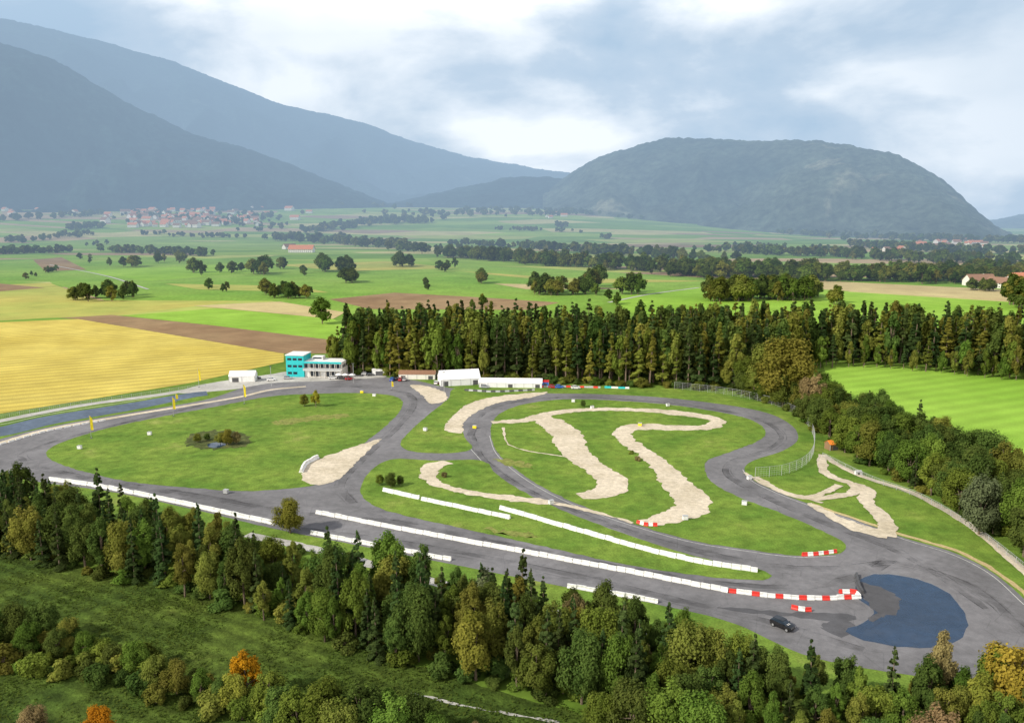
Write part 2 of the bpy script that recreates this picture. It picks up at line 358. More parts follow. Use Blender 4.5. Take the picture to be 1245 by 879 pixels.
for k,(T,w) in enumerate(((T1,3.2),(T2,2.6),(T3,2.6),(T4,2.8),(T5,2.5))):
    ribbon('racing_line',T,[w*.5,w,w*.6,w*1.1,w*.6,w],M['rubber'],.0585,jit=.6)
    for o in (-1.6,.9): 
        ribbon('tyre_marks',T,.28,M['rubber'],.060+.0005*k,off=o+random.uniform(-.3,.3),jit=.0)
ribbon('edge_line',[(905,571),(915,584),(950,601),(990,616),(1040,633),(1100,655),(1160,674),(1205,697),(1248,735)],.16,M['linewhite'],.066,off=-.5)
ribbon('edge_line',[(595,530),(603,551),(628,575),(668,600),(718,622),(778,642),(840,659),(900,669),(965,677),(1016,676)],.16,M['linewhite'],.066,off=0)
ribbon('edge_line',[(561,520),(564,536),(580,556),(600,576),(640,602),(700,629),(780,658),(860,682),(930,697)],.16,M['linewhite'],.066,off=.35)
# ---------------------------------------------------------------- barriers
def barrier(name,px,mats,seg=2.0,h=.85,w=.55,z=.06,gap=.06):
    pts=catmull([W(u,v) for u,v in px],False,.25,2000)
    acc=[0]; 
    for a,b in zip(pts,pts[1:]): acc.append(acc[-1]+(b-a).length)
    tot=acc[-1]; vs=[];fs=[];fm=[]; d=0;k=0
    xs=[q.x for q in pts]; ys=[q.y for q in pts]
    def at(s): return Vector((np.interp(s,acc,xs),np.interp(s,acc,ys),z))
    while d<tot-.3:
        e=min(d+seg-gap,tot); a,b=at(d),at(e); t=(b-a).normalized(); nn=Vector((-t.y,t.x,0))
        jt=nn*random.uniform(-.12,.12); hh=h*random.uniform(.9,1.06); base=len(vs)
        prof=[(-w/2,0),(-w/2,.22*h),(-w*.26,.45*h),(-w*.22,hh),(w*.22,hh),(w*.26,.45*h),(w/2,.22*h),(w/2,0)]
        for q in (a,b):
            for (o,zz) in prof: 
                r=q+jt+nn*o; vs.append((r.x,r.y,z+zz))
        for i in range(7): fs.append((base+i,base+i+1,base+8+i+1,base+8+i))
        fs.append(tuple(base+i for i in range(7,-1,-1))); fs.append(tuple(base+8+i for i in range(8)))
        fm+= [k%len(mats)]*9; k+=1; d+=seg
    return mkobj(name,vs,fs,[M[m] for m in mats],fm)
WB='white_track_barrier'
barrier(WB,[(385,624),(450,637),(560,658),(700,684),(800,703),(885,720)],['white'],w=.8,h=.95,gap=.1)
barrier('red_white_track_barrier',[(886,720),(940,726),(1000,729),(1046,727)],['red','white','white'],w=.7,seg=1.5)
barrier('red_white_track_barrier',[(1046,727),(1040,722),(1020,721)],['white','red'],w=.7,seg=1.5)
barrier(WB,[(378,649),(460,665),(550,682)],['white'],w=.8,gap=.1)
barrier(WB,[(60,584),(100,589),(130,594),(180,604),(240,617),(335,638)],['white'],w=1.0,h=1.)
barrier(WB,[(608,619),(640,628),(720,651),(800,673),(860,686),(921,695)],['white'],w=.9,h=1.,gap=.1)
barrier(WB,[(466,597),(510,607)],['white'],w=.9,h=1.)
barrier(WB,[(513,608),(560,618),(620,631)],['white'],w=.9,h=1.,gap=.12)
barrier(WB,[(366,575),(372,565),(386,557)],['white'],w=1.3,h=1.2)
barrier(WB,[(690,714),(740,722),(800,733)],['white'],w=.7)
barrier('red_white_track_barrier',[(975,676),(990,675),(1017,672)],['red','white'],seg=1.3)
barrier('red_white_track_barrier',[(962,740),(975,743),(986,743)],['red','white'],seg=1.3)
barrier('red_white_track_barrier',[(774,636),(784,639),(800,640)],['red','white'],seg=1.1)
barrier('tyre_wall',[(1042,700),(1043,712),(1048,722)],['darkgrey'],w=1.,h=.8)
barrier('tyre_wall',[(565,475),(600,477),(650,475)],['darkgrey','grey'],w=.8,h=.8)
barrier(WB,[(0,541),(60,524),(130,511)],['white'],w=.5,h=.5,seg=3,gap=.8)
barrier('red_white_track_barrier',[(650,471),(690,471),(730,472)],['grey','red','grey'],h=.8)
barrier('advertising_board',[(735,472),(765,473)],['turq','white'],h=.9,seg=3,w=.2)
def marker(u,v,c='white'):
    e=empty('marshal_box',W(u,v,.12),random.uniform(-.5,.5))
    box('cabinet',(1.3,.9,1.0),(0,0,.5),M[c],e,.05); box('lid',(1.4,1.0,.1),(0,0,1.053),M['grey'],e,.02)
for u,v,c in ((97,546,'white'),(182,529,'white'),(577,521,'yellow'),(517,524,'white'),(905,614,'white'),(911,583,'white'),(455,482,'white'),(720,497,'white'),(778,518,'yellow'),(697,489,'white'),(833,632,'white'),(275,600,'grey'),(440,478,'yellow'),(670,613,'white'),(812,494,'white')): marker(u,v,c)
# ---------------------------------------------------------------- fence
def fence(name,px,h=3.,sp=3.5):
    pts=catmull([W(u,v) for u,v in px],False,sp); vs=[];fs=[]
    def bx(a,b,r):
        t=(b-a).normalized(); up=Vector((0,0,1)) if abs(t.z)<.9 else Vector((1,0,0)); s=t.cross(up).normalized()*r; w=t.cross(s).normalized()*r
        k=len(vs)
        for q in (a,b): vs.extend([q+s+w,q-s+w,q-s-w,q+s-w])
        for i in range(4): fs.append((k+i,k+(i+1)%4,k+4+(i+1)%4,k+4+i))
        fs.append((k,k+3,k+2,k+1)); fs.append((k+4,k+5,k+6,k+7))
    for q in pts: bx(q.copy(),q+Vector((0,0,h)),.05)
    for a,b in zip(pts,pts[1:]):
        for zz in (h,h*.8,h*.6,h*.4,h*.2): bx(a+Vector((0,0,zz-.03)),b+Vector((0,0,zz-.03)),.015 if zz<h else .03)
        for k in range(1,5):
            q=a.lerp(b,k/5); bx(q,q+Vector((0,0,h-.05)),.012)
    mkobj(name,vs,fs,M['grey'])
fence('wire_fence',[(820,473),(880,480),(930,490),(965,503),(985,522),(990,545),(980,565),(950,578),(918,581)],3.2)
fence('wire_fence',[(-40,516),(60,498),(160,483),(250,470)],1.4)
fence('wire_fence',[(1000,556),(1060,585),(1120,607),(1190,650),(1260,705)],1.6)
# ---------------------------------------------------------------- buildings
def gable(name,L,Wd,hw,hr,wall,roof,parent,loc=(0,0,0),over=.4,thick=.15):
    x,y=L/2,Wd/2
    vs=[(-x,-y,0),(x,-y,0),(x,y,0),(-x,y,0),(-x,-y,hw),(x,-y,hw),(x,y,hw),(-x,y,hw),(-x,0,hw+hr),(x,0,hw+hr)]
    fs=[(0,1,5,4),(2,3,7,6),(1,2,6,9,5),(3,0,4,8,7)]
    w=mkobj(name+'_walls',vs,fs,wall,parent=parent); w.location=loc
    s=hr/y; yo=y+over; ze=hw-over*s; xo=x+over
    vs=[];
    for dz in (.02,thick+.02): vs+=[(-xo,-yo,ze+dz),(xo,-yo,ze+dz),(xo,0,hw+hr+dz),(-xo,0,hw+hr+dz),(xo,yo,ze+dz),(-xo,yo,ze+dz)]
    fs=[(0,3,2,1),(3,5,4,2),(6,7,8,9),(9,8,10,11),(0,1,7,6),(5,11,10,4),(0,6,9,3),(3,9,11,5),(1,2,8,7),(2,4,10,8)]
    r=mkobj(name+'_roof',vs,fs,roof,parent=parent); r.location=loc
def clubhouse():
    e=empty('race_control_building',W(386,457,.06),math.radians(-6))
    T,Wm,G=M['turq'],M['white'],M['glass']
    x0=-9.3
    box('tower',(8.6,10,10.2),(x0,1,5.1),T,e,.04)
    box('tower_roof',(9.2,10.6,.35),(x0,1,10.39),Wm,e,.03)
    for k in range(3):
        z=1.9+3.3*k
        for i in range(3 if k else 2): box('tower_window_%d_%d'%(k,i),(1.9,.12,1.1),(x0-2.6+2.6*i,-4.03,z),G,e,.01)
        for i in range(3): box('side_window_%d_%d'%(k,i),(.12,1.9,1.2),(x0-4.33,-1.8+2.8*i,z),G,e,.01)
    box('wing',(18,9,7.0),(4.03,1.5,3.5),M['plaster'],e,.03)
    box('wing_roof',(18.6,11.5,.45),(4.2,.6,7.26),Wm,e,.03)
    box('wing_fascia',(18.7,.1,.9),(4.2,-5.22,7.3),T,e,.01)
    box('balcony',(18.2,2.4,.25),(4.1,-4.2,3.55),Wm,e,.02)
    box('balcony_rail',(18.2,.06,.9),(4.1,-5.38,4.15),M['grey'],e,.01)
    for i in range(7):
        xx=-3.7+2.55*i
        box('upper_window_%d'%i,(2.1,.12,1.9),(xx,-3.03,5.3),G,e,.01)
        box('lower_window_%d'%i,(2.1,.12,2.4),(xx,-3.03,1.5),G if i%3 else M['white'],e,.01)
        box('column_%d'%i,(.18,.18,6.85),(xx+1.27,-5.1,3.43),Wm,e,.01)
    for i in range(3): box('side_window_e%d'%i,(.12,1.8,1.4),(13.06,-1+2.6*i,5.2),G,e,.01)
    box('rooftop_cabin',(5,4,1.6),(0,3,8.3),Wm,e,.03); box('rooftop_cabin_window',(4.2,.1,.8),(0,.97,8.4),G,e,.01)
    for i in range(3):
        box('parasol_pole_%d'%i,(.08,.08,2.4),(13+3.2*i,-8,1.2),M['grey'],e,0); 
        bm=bmesh.new(); bmesh.ops.create_cone(bm,cap_ends=True,segments=8,radius1=1.7,radius2=.05,depth=.7); me=bpy.data.meshes.new('parasol'); bm.to_mesh(me); bm.free(); me.materials.append(M['canvas'])
        o=bpy.data.objects.new('parasol_%d'%i,me); ROOT.objects.link(o); o.location=(13+3.2*i,-8,2.75); o.parent=e
clubhouse()
def marquee(u,v,L,Wd,hw,hr,rz,mat='canvas',name='white_marquee_tent',roof=None):
    e=empty(name,W(u,v,.07),math.radians(rz)); gable('tent',L,Wd,hw,hr,M[mat],M[roof or mat],e,over=.15,thick=.06)
    n=max(1,int(L/4))
    for i in range(n+1):
        xx=-L/2+i*L/n; box('frame_%d'%i,(.12,.1,hw),(xx*.995,-Wd/2-.06,hw/2),M['grey'],e,0)
    for i in range(0,n,3): box('dark_opening_panel_%d'%i,(L/n*.5,.05,hw*.72),(-L/2+(i+.5)*L/n,-Wd/2-.035,hw*.37),M['darkgrey'],e,0)  # dark panels on the wall paint in the shade inside door openings
    return e
marquee(558,466.5,18,9,3.0,3.4,14)
marquee(621,469.5,28,7,2.1,1.5,-3)
marquee(508,460,17,6,2.4,1.4,-2,'plaster','paddock_shed','roofbrown')
marquee(296,463,11.5,6,2.8,1.9,6,'white','ticket_hut','canvas')
marquee(462,456,7,3,2.8,.3,-2,'white','site_office_cabin')
marquee(663,470,3,3,2.3,.6,-2,'blue','small_kiosk','carred')
marquee(1012,546,4,3,2.0,1.0,15,'wood','orange_roofed_hut','orange')
marquee(1043,577,1.6,1.2,1.0,.3,0,'white','ticket_booth','grey')
def house(u,v,L,Wd,hw,hr,rz,wall='plaster',roof='roofbrown',name='farm_house'):
    e=empty(name,W(u,v,.0),math.radians(rz)); gable('house',L,Wd,hw,hr,M[wall],M[roof],e,over=.9,thick=.3)
    for i in range(int(L/4)):
        for k in range(max(1,int(hw/3))): box('window_%d_%d'%(i,k),(1.2,.1,1.3),(-L/2+2+4*i,-Wd/2-.06,1.7+3*k),M['glass'],e,0)
    box('chimney',(.9,.9,2),(L*.2,Wd*.15,hw+hr*.9),M['plaster'],e,.02)
house(1190,347,30,14,6,6,8); house(1215,350,22,12,6,5,-60); house(1238,346,24,13,7,6,20,roof='terracotta'); house(1172,342,20,10,5,4,0)
house(1228,341,22,12,6,5,90,roof='terracotta')
house(367,307,50,20,7,8,-3,roof='terracotta',name='barn'); house(352,303,30,14,6,6,50,name='barn')
def coll_inst(name):
    c=bpy.data.collections.new(name+'_parts'); e=bpy.data.objects.new(name,None); e.instance_type='COLLECTION'; e.instance_collection=c; ROOT.objects.link(e); return c
def hmesh(name,L,Wd,hw,hr,roof):
    x,y=L/2,Wd/2; xo,yo=x+1,y+1; ze=hw-hr/y
    vs=[(-x,-y,0),(x,-y,0),(x,y,0),(-x,y,0),(-x,-y,hw),(x,-y,hw),(x,y,hw),(-x,y,hw),(-x,0,hw+hr-.1),(x,0,hw+hr-.1),
        (-xo,-yo,ze+.2),(xo,-yo,ze+.2),(xo,0,hw+hr+.2),(-xo,0,hw+hr+.2),(xo,yo,ze+.2),(-xo,yo,ze+.2)]
    fs=[(0,1,5,4),(2,3,7,6),(1,2,6,9,5),(3,0,4,8,7),(10,11,12,13),(13,12,14,15)]; fm=[0,0,0,0,1,1]
    for i in range(int(L/4)):
        k=len(vs); a=-x+1.5+4*i
        vs+=[(a,-y-.05,2.5),(a+1.3,-y-.05,2.5),(a+1.3,-y-.05,4.2),(a,-y-.05,4.2)]; fs.append((k,k+1,k+2,k+3)); fm.append(2)
    me=bpy.data.meshes.new(name); me.from_pydata(vs,[],fs); 
    for m in (M['plaster'],M[roof],M['glass']): me.materials.append(m)
    me.polygons.foreach_set('material_index',fm); return me
HM=[hmesh('house_a',17,12,7,5,'terracotta'),hmesh('house_b',24,13,8,6,'roofbrown'),hmesh('house_c',14,11,8,5,'terracotta'),hmesh('house_d',26,15,8,6,'terracotta')]
vc=coll_inst('distant_village')
def put(coll,me,loc,rz=0,s=1.,name=None,sz=None):
    o=bpy.data.objects.new(name or me.name,me); coll.objects.link(o); o.location=loc; o.rotation_euler=(0,0,rz); o.scale=(s,s,(sz or s)); return o
def vill(u0,u1,v0,v1,n,s=1.):
    for i in range(n):
        u=random.gauss((u0+u1)/2,(u1-u0)/4.2); v=random.uniform(v0,v1)
        put(vc,random.choice(HM),W(u,v),random.choice([0,1.57,.5,-.4])+random.uniform(-.3,.3),s*random.uniform(.7,1.15))
vill(110,335,248,277,180,1.3); vill(170,240,236,250,45,1.2); vill(0,60,256,262,6); vill(1020,1245,296,306,35,.8); vill(640,700,262,266,6); vill(850,920,268,272,8); vill(1140,1200,288,300,16,.8)
ch=W(205,252); 
cm=bpy.data.meshes.new('church'); cm.from_pydata([(-4,-4,0),(4,-4,0),(4,4,0),(-4,4,0),(-4,-4,28),(4,-4,28),(4,4,28),(-4,4,28),(0,0,46)],[],[(0,1,5,4),(1,2,6,5),(2,3,7,6),(3,0,4,7),(4,5,8),(5,6,8),(6,7,8),(7,4,8)]); cm.materials.append(M['plaster']); cm.materials.append(M['darkgrey']); cm.polygons.foreach_set('material_index',[0]*4+[1]*4); put(vc,cm,ch)
# ---------------------------------------------------------------- flags
def flag(u,v,h=8,c='yellow'):
    e=empty('banner_flag',W(u,v,.06),random.uniform(-.6,.6))
    box('pole',(.12,.12,h),(0,0,h/2),M['grey'],e,0); box('foot',(.8,.8,.12),(0,0,.06),M['darkgrey'],e,.02)
    vs=[];fs=[]
    N=10
    for i in range(N+1):
        z=h*.35+h*.64*i/N; w=.85*(1 if i<N-2 else (N-i)/3+.15)
        for j in range(4): vs.append((.08+w*j/3,.12*math.sin(j*1.6+i*.5),z))
    for i in range(N):
        for j in range(3): a=i*4+j; fs.append((a,a+1,a+5,a+4))
    mkobj('banner',vs,fs,M[c],parent=e,smoothf=True)
for u,v,h in ((242,471,8.5),(211,506,7.5),(111,533,8),(297,491,8),(528,457,5),(214,489,3.5),(476,474,4)): flag(u,v,h)
for u,v in ((330,470),(430,466),(540,478)):
    e=empty('light_mast',W(u,v,.05)); box('mast',(.15,.15,9),(0,0,4.5),M['grey'],e,0); box('lamp_head',(1.2,.3,.2),(0,0,9.1),M['darkgrey'],e,.02)
# ---------------------------------------------------------------- cars
def car_mesh(paint):
    prof=[(-1.92,.35,.62,.62),(-1.86,.28,.95,.74),(-1.55,.24,1.02,.80),(-1.0,.22,1.03,.82),(0,.22,1.0,.83),(.75,.22,.95,.82),(1.3,.24,.90,.80),(1.75,.28,.78,.74),(1.92,.36,.6,.62)]
    vs=[];fs=[];fm=[]
    for x,z0,z1,w in prof:
        m=(z0+z1)/2
        vs+=[(x,-w*.93,z0),(x,-w,m),(x,-w*.94,z1),(x,-w*.4,z1+.03),(x,w*.4,z1+.03),(x,w*.94,z1),(x,w,m),(x,w*.93,z0)]
    for i in range(len(prof)-1):
        for j in range(8):
            a=i*8+j; b=i*8+(j+1)%8; fs.append((a,b,b+8,a+8)); fm.append(0)
    fs.append(tuple(range(7,-1,-1))); fs.append(tuple(len(vs)-8+i for i in range(8))); fm+=[0,0]
    k=len(vs); lo=[(-1.75,.70,1.0),(-.2,.76,1.0),(.95,.70,.94)]; hi=[(-1.35,.56,1.40),(-.3,.60,1.45),(.35,.56,1.41)]
    for x,w,z in lo: vs+=[(x,-w,z),(x,w,z)]
    for x,w,z in hi: vs+=[(x,-w,z),(x,w,z)]
    q=lambda *t: tuple(k+i for i in t)
    for f in (q(0,2,8,6),q(2,4,10,8),q(3,1,7,9),q(5,3,9,11),q(1,0,6,7),q(4,5,11,10)): fs.append(f); fm.append(1)
    k2=len(vs)
    for x,w,z in [(-1.42,.58,1.40),(-.3,.63,1.455),(.40,.58,1.41)]: vs+=[(x,-w,z),(x,w,z),(x,-w,z+.05),(x,w,z+.05)]
    for a in (0,4): fs+= [(k2+a+2,k2+a+6,k2+a+7,k2+a+3),(k2+a,k2+a+4,k2+a+6,k2+a+2),(k2+a+1,k2+a+3,k2+a+7,k2+a+5)]; fm+=[0,0,0]
    fs+=[(k2,k2+2,k2+3,k2+1),(k2+8,k2+9,k2+11,k2+10)]; fm+=[0,0]
    for x in (-1.22,1.22):
        for s in (-1,1):
            k=len(vs); 
            for yy in (.62,.84):
                for i in range(16): t=2*math.pi*i/16; vs.append((x+.31*math.cos(t),s*yy,.31+.31*math.sin(t)))
            for i in range(16): j=(i+1)%16; fs.append((k+i,k+j,k+16+j,k+16+i)); fm.append(2)
            fs.append(tuple(k+16+i for i in range(16))); fm.append(2)
            k=len(vs)
            for i in range(10): t=2*math.pi*i/10; vs.append((x+.19*math.cos(t),s*.845,.31+.19*math.sin(t)))
            fs.append(tuple(k+i for i in range(10))); fm.append(3)
    for s in (-1,1):
        for x,mt in ((1.9,3),(-1.93,4)):
            k=len(vs)
            for dy in (.42,.62):
                for z in (.62,.78): vs.append((x+(.02 if x>0 else -.01),s*dy,z))
            fs.append((k,k+1,k+3,k+2)); fm.append(mt)
        k=len(vs); 
        for dx in (.62,.76):
            for dy in (.80,.98):
                for z in (.95,1.08): vs.append((dx,s*dy,z))
        for f in ((0,1,3,2),(4,6,7,5),(0,4,5,1),(2,3,7,6),(0,2,6,4),(1,5,7,3)): fs.append(tuple(k+i for i in f)); fm.append(0)
    me=bpy.data.meshes.new('hatchback'); me.from_pydata(vs,[],fs)
    for m in (paint,M['glass'],M['rubbertyre'],M['silver'],M['red']): me.materials.append(m)
    me.polygons.foreach_set('material_index',fm); me.update(); return me
CM={c:car_mesh(M[c]) for c in ('black','silver','carred','carwhite','blue')}
o=put(ROOT,CM['black'],W(951,763,.07),math.radians(-50),1.15,'parked_car')
for s in (-.2,.2):
    box('stripe',(.5,.14,.012),(1.0,s,.985),M['white'],o,0)
for u,v,c,r in ((437,455,'silver',.2),(444,456,'carwhite',.3),(450,457,'black',.2),(482,462,'black',1.4),(487,463,'carred',1.5),(492,463,'silver',1.5),(530,467,'carwhite',1.6),(536,467,'black',1.5),(590,472,'silver',0),(672,472,'carred',.1),(680,472,'blue',.1),(425,462,'carred',.5),(312,461,'black',.3),(330,463,'carwhite',.2),(350,461,'silver',.1),(477,463,'blue',1.4),(405,461,'carwhite',.2),(415,461,'black',.2),(700,473,'carwhite',.1)):
    put(ROOT,CM[c],W(u,v,.07),r,1.05,'parked_car')
# ---------------------------------------------------------------- vegetation
def leafmat(name,a,b,trans=.35,hue=.025):
    n=NT(name); at=n.n('ShaderNodeAttribute',attribute_name='tint'); oi=n.n('ShaderNodeObjectInfo')
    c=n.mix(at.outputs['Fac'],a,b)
    hs=n.n('ShaderNodeHueSaturation'); n.l(c,hs.inputs['Color'])
    n.l(n.math('ADD',n.math('MULTIPLY',oi.outputs['Random'],hue*2),.5-hue),hs.inputs['Hue'])
    r2=n.math('FRACT',n.math('MULTIPLY',oi.outputs['Random'],7.31))
    n.l(n.math('ADD',n.math('MULTIPLY',r2,.6),.72),hs.inputs['Value'])
    d=n.n('ShaderNodeBsdfDiffuse'); t=n.n('ShaderNodeBsdfTranslucent'); ms=n.n('ShaderNodeMixShader'); ms.inputs[0].default_value=trans
    n.l(hs.outputs[0],d.inputs[0]); n.l(hs.outputs[0],t.inputs[0]); n.l(d.outputs[0],ms.inputs[1]); n.l(t.outputs[0],ms.inputs[2]); n.l(ms.outputs[0],n.out.inputs[0]); return n.m
L={'spruce':leafmat('spruce_needles',(.030,.058,.018),(.078,.115,.034)),
 'larch':leafmat('larch_needles',(.10,.125,.022),(.22,.225,.04)),
 'dark':leafmat('dark_foliage',(.042,.070,.016),(.105,.145,.032)),
 'mid':leafmat('green_foliage',(.065,.105,.016),(.155,.21,.036)),
 'olive':leafmat('olive_foliage',(.09,.11,.018),(.21,.215,.045)),
 'willow':leafmat('silver_foliage',(.09,.11,.05),(.19,.22,.11)),
 'gold':leafmat('golden_foliage',(.22,.20,.025),(.42,.35,.05)),
 'goldgreen':leafmat('goldgreen_foliage',(.13,.145,.022),(.29,.28,.05)),
 'orange':leafmat('orange_foliage',(.34,.18,.012),(.65,.38,.02)),
 'rust':leafmat('rust_foliage',(.14,.11,.05),(.26,.20,.09)),
 'grass':leafmat('grass_blades',(.055,.09,.014),(.14,.17,.035))}
def tubes(segs,sides=7):
    vs=[];fs=[]
    for pts in segs:
        k0=len(vs)
        for i,(p,r) in enumerate(pts):
            a=Vector(pts[min(i+1,len(pts)-1)][0])-Vector(pts[max(i-1,0)][0]); a.normalize()
            x=a.cross(Vector((.3,.9,.1))).normalized(); y=a.cross(x)
            for s in range(sides):
                t=2*math.pi*s/sides; q=Vector(p)+x*(r*math.cos(t))+y*(r*math.sin(t)); vs.append(tuple(q))
        for i in range(len(pts)-1):
            for s in range(sides):
                a=k0+i*sides+s; b=k0+i*sides+(s+1)%sides; fs.append((a,b,b+sides,a+sides))
    return vs,fs
def leafmesh(name,C,N,Sz,tint,segs,asp=.7,T=None):
    n=len(C)
    N=N/np.linalg.norm(N,axis=1,keepdims=True)
    R=rng.normal(size=(n,3)) if T is None else T+rng.normal(size=(n,3))*.25
    A=np.cross(N,R); A/=np.linalg.norm(A,axis=1,keepdims=True)+1e-9
    B=np.cross(N,A)
    s=Sz[:,None]
    Q=np.stack([C-B*s, C+A*s*asp+N*s*.18, C+B*s, C-A*s*asp+N*s*.18],axis=1).reshape(-1,3)
    tv,tf=tubes(segs) if segs else ([],[])
    V=np.concatenate([np.array(tv).reshape(-1,3),Q]); k=len(tv)
    Fc=tf+[(k+4*i,k+4*i+1,k+4*i+2,k+4*i+3) for i in range(n)]
    me=bpy.data.meshes.new(name); me.from_pydata(V.tolist(),[],Fc)
    me.materials.append(M['bark']); me.materials.append(L['mid'])
    me.polygons.foreach_set('material_index',[0]*len(tf)+[1]*n)
    at=me.attributes.new('tint','FLOAT','POINT'); at.data.foreach_set('value',np.concatenate([np.zeros(k),np.repeat(np.clip(tint,0,1),4)]).astype(np.float32))
    me.update(); return me
def broadleaf(seed,n,leaf,R=4.3,Ht=13.,K=36,zc=.56,zr=.42,lr=(.17,.32)):
    r=np.random.default_rng(seed)
    lob=[];
    while len(lob)<K:
        p=r.uniform(-1,1,3); d=np.linalg.norm(p)
        if d<.3 or d>.9: continue
        lob.append(p)
    lob=np.array(lob)*np.array([R,R,Ht*zr]); lob[:,2]+=Ht*zc
    f=1-.5*np.clip((lob[:,2]-Ht*zc)/(Ht*zr),0,1); lob[:,0]*=f; lob[:,1]*=f
    rad=r.uniform(lr[0],lr[1],K)*R
    w=rad**2; w/=w.sum(); idx=r.choice(K,n,p=w)
    d=r.normal(size=(n,3)); d[:,2]+=.25; d/=np.linalg.norm(d,axis=1,keepdims=True)
    rr=rad[idx]*np.clip(r.normal(.92,.25,n),.1,1.6)
    C=lob[idx]+d*rr[:,None]*np.array([1,1,1.1])
    C[:,2]=np.maximum(C[:,2],.4)
    ctr=np.array([0,0,Ht*zc*.8]); od=(C-ctr)/np.array([R,R,Ht*zr])
    N=d*.6+od*.6+r.normal(size=(n,3))*.35+np.array([0,0,.35])
    lt=r.uniform(0,.55,K)
    tint=lt[idx]+r.uniform(0,.5,n)
    segs=[[((0,0,-.1),.30),((.1,.05,Ht*.25),.22),((-.05,.1,Ht*.5),.15),((.05,0,Ht*.85),.05)]]
    for i in range(min(K,9)):
        c=lob[i]; z=Ht*r.uniform(.2,.45); segs.append([((0,0,z),.12),((c[0]*.5,c[1]*.5,z+(c[2]-z)*.6),.08),(tuple(c),.03)])
    return leafmesh('broadleaf',C,N,r.uniform(.6,1.15,n)*leaf,tint,segs)
def conifer(seed,n,leaf,R=2.8,Ht=16.,lowt=.06,dens=6.):
    r=np.random.default_rng(seed)
    nb=int(Ht*dens); t=lowt+(1-lowt)*np.sort(r.uniform(0,1,nb))**1.1
    az=r.uniform(0,2*np.pi,nb); Lb=R*(1-t)**.8*r.uniform(.72,1.12,nb)+.12
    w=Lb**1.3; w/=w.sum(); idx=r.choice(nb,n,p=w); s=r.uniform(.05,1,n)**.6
    L_=Lb[idx]*s; a=az[idx]+r.normal(0,.16,n)*(1.1-.3*s)
    z=t[idx]*Ht - L_*L_/(R)*.32 + r.normal(0,.12,n)+.15*L_
    C=np.stack([L_*np.cos(a),L_*np.sin(a),np.maximum(z,.2)],1)
    D=np.stack([np.cos(a),np.sin(a),-.35*np.ones(n)],1)
    N=np.stack([np.cos(a)*.8,np.sin(a)*.8,np.ones(n)],1)+r.normal(size=(n,3))*.35
    T=np.cross(D,N)
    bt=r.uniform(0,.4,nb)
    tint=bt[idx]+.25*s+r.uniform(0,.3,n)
    segs=[[((0,0,-.1),.26),((0,0,Ht*.5),.15),((0,0,Ht),.02)]]
    return leafmesh('conifer',C,N,r.uniform(.7,1.2,n)*leaf,tint,segs,asp=.5,T=T)
BM={'hb0':broadleaf(1,9000,.27),'hb1':broadleaf(2,9500,.27,R=4.8,Ht=12,K=44),'hb2':broadleaf(3,8500,.26,R=3.0,Ht=14,K=34),
 'hb3':broadleaf(4,7500,.25,R=3.4,Ht=11,K=28),
 'hc0':conifer(5,9000,.28,R=2.9,Ht=16),'hc1':conifer(6,8500,.27,R=2.4,Ht=14),
 'lb0':broadleaf(11,2600,.58,K=26),'lb1':broadleaf(12,2800,.6,R=5,Ht=12,K=28),'lb2':broadleaf(13,2400,.55,R=3.2,Ht=14,K=24),
 'lc0':conifer(15,2200,.50,R=2.5,Ht=16,lowt=.24,dens=3.5),'lc1':conifer(16,2000,.48,R=2.0,Ht=16,lowt=.32,dens=3.5),'lc2':conifer(17,2400,.50,R=2.7,Ht=15,lowt=.12,dens=3.5),
 'sh0':broadleaf(21,3200,.24,R=2.3,Ht=3.6,K=18,zc=.45,zr=.5,lr=(.22,.4)),'sh1':broadleaf(22,2600,.24,R=1.8,Ht=3.0,K=14,zc=.45,zr=.5,lr=(.22,.4)),
 'ft0':broadleaf(31,400,1.8,K=16),'ft1':broadleaf(32,420,1.8,R=5.2,Ht=11,K=16)}
HT={'hb0':13,'hb1':12,'hb2':14,'hb3':11,'hc0':16,'hc1':14,'lb0':13,'lb1':12,'lb2':14,'lc0':16,'lc1':16,'lc2':15,'sh0':3.6,'sh1':3.,'ft0':13,'ft1':11}
cache={}
def proto(k,leaf):
    if (k,leaf) not in cache:
        m=BM[k].copy(); m.materials[1]=L[leaf]; m.name=leaf+'_'+k; cache[(k,leaf)]=m
    return cache[(k,leaf)]
def tree(coll,k,leaf,loc,h,name,wid=1.):
    s=h/HT[k]; o=bpy.data.objects.new(name,proto(k,leaf)); coll.objects.link(o); o.location=loc
    o.rotation_euler=(random.uniform(-.04,.04),random.uniform(-.04,.04),random.uniform(0,6.28)); o.scale=(s*wid,s*wid,s); return o
def inside(x,y,poly):
    c=False; n=len(poly); j=n-1
    for i in range(n):
        xi,yi=poly[i];xj,yj=poly[j]
        if (yi>y)!=(yj>y) and x<(xj-xi)*(y-yi)/(yj-yi)+xi: c=not c
        j=i
    return c
def scatter(px,dmin,tries=30000,maxn=5000):
    poly=[(W(u,v).x,W(u,v).y) for u,v in px]; xs=[p[0] for p in poly]; ys=[p[1] for p in poly]
    grid={}; out=[]
    for _ in range(tries):
        x=random.uniform(min(xs),max(xs)); y=random.uniform(min(ys),max(ys))
        if not inside(x,y,poly): continue
        gx,gy=int(x//dmin),int(y//dmin); ok=True
        for a in (-1,0,1):
            for b in (-1,0,1):
                for q in grid.get((gx+a,gy+b),()):
                    if (q[0]-x)**2+(q[1]-y)**2<dmin*dmin: ok=False
        if ok:
            grid.setdefault((gx,gy),[]).append((x,y)); out.append(Vector((x,y,0)))
            if len(out)>=maxn: break
    return out
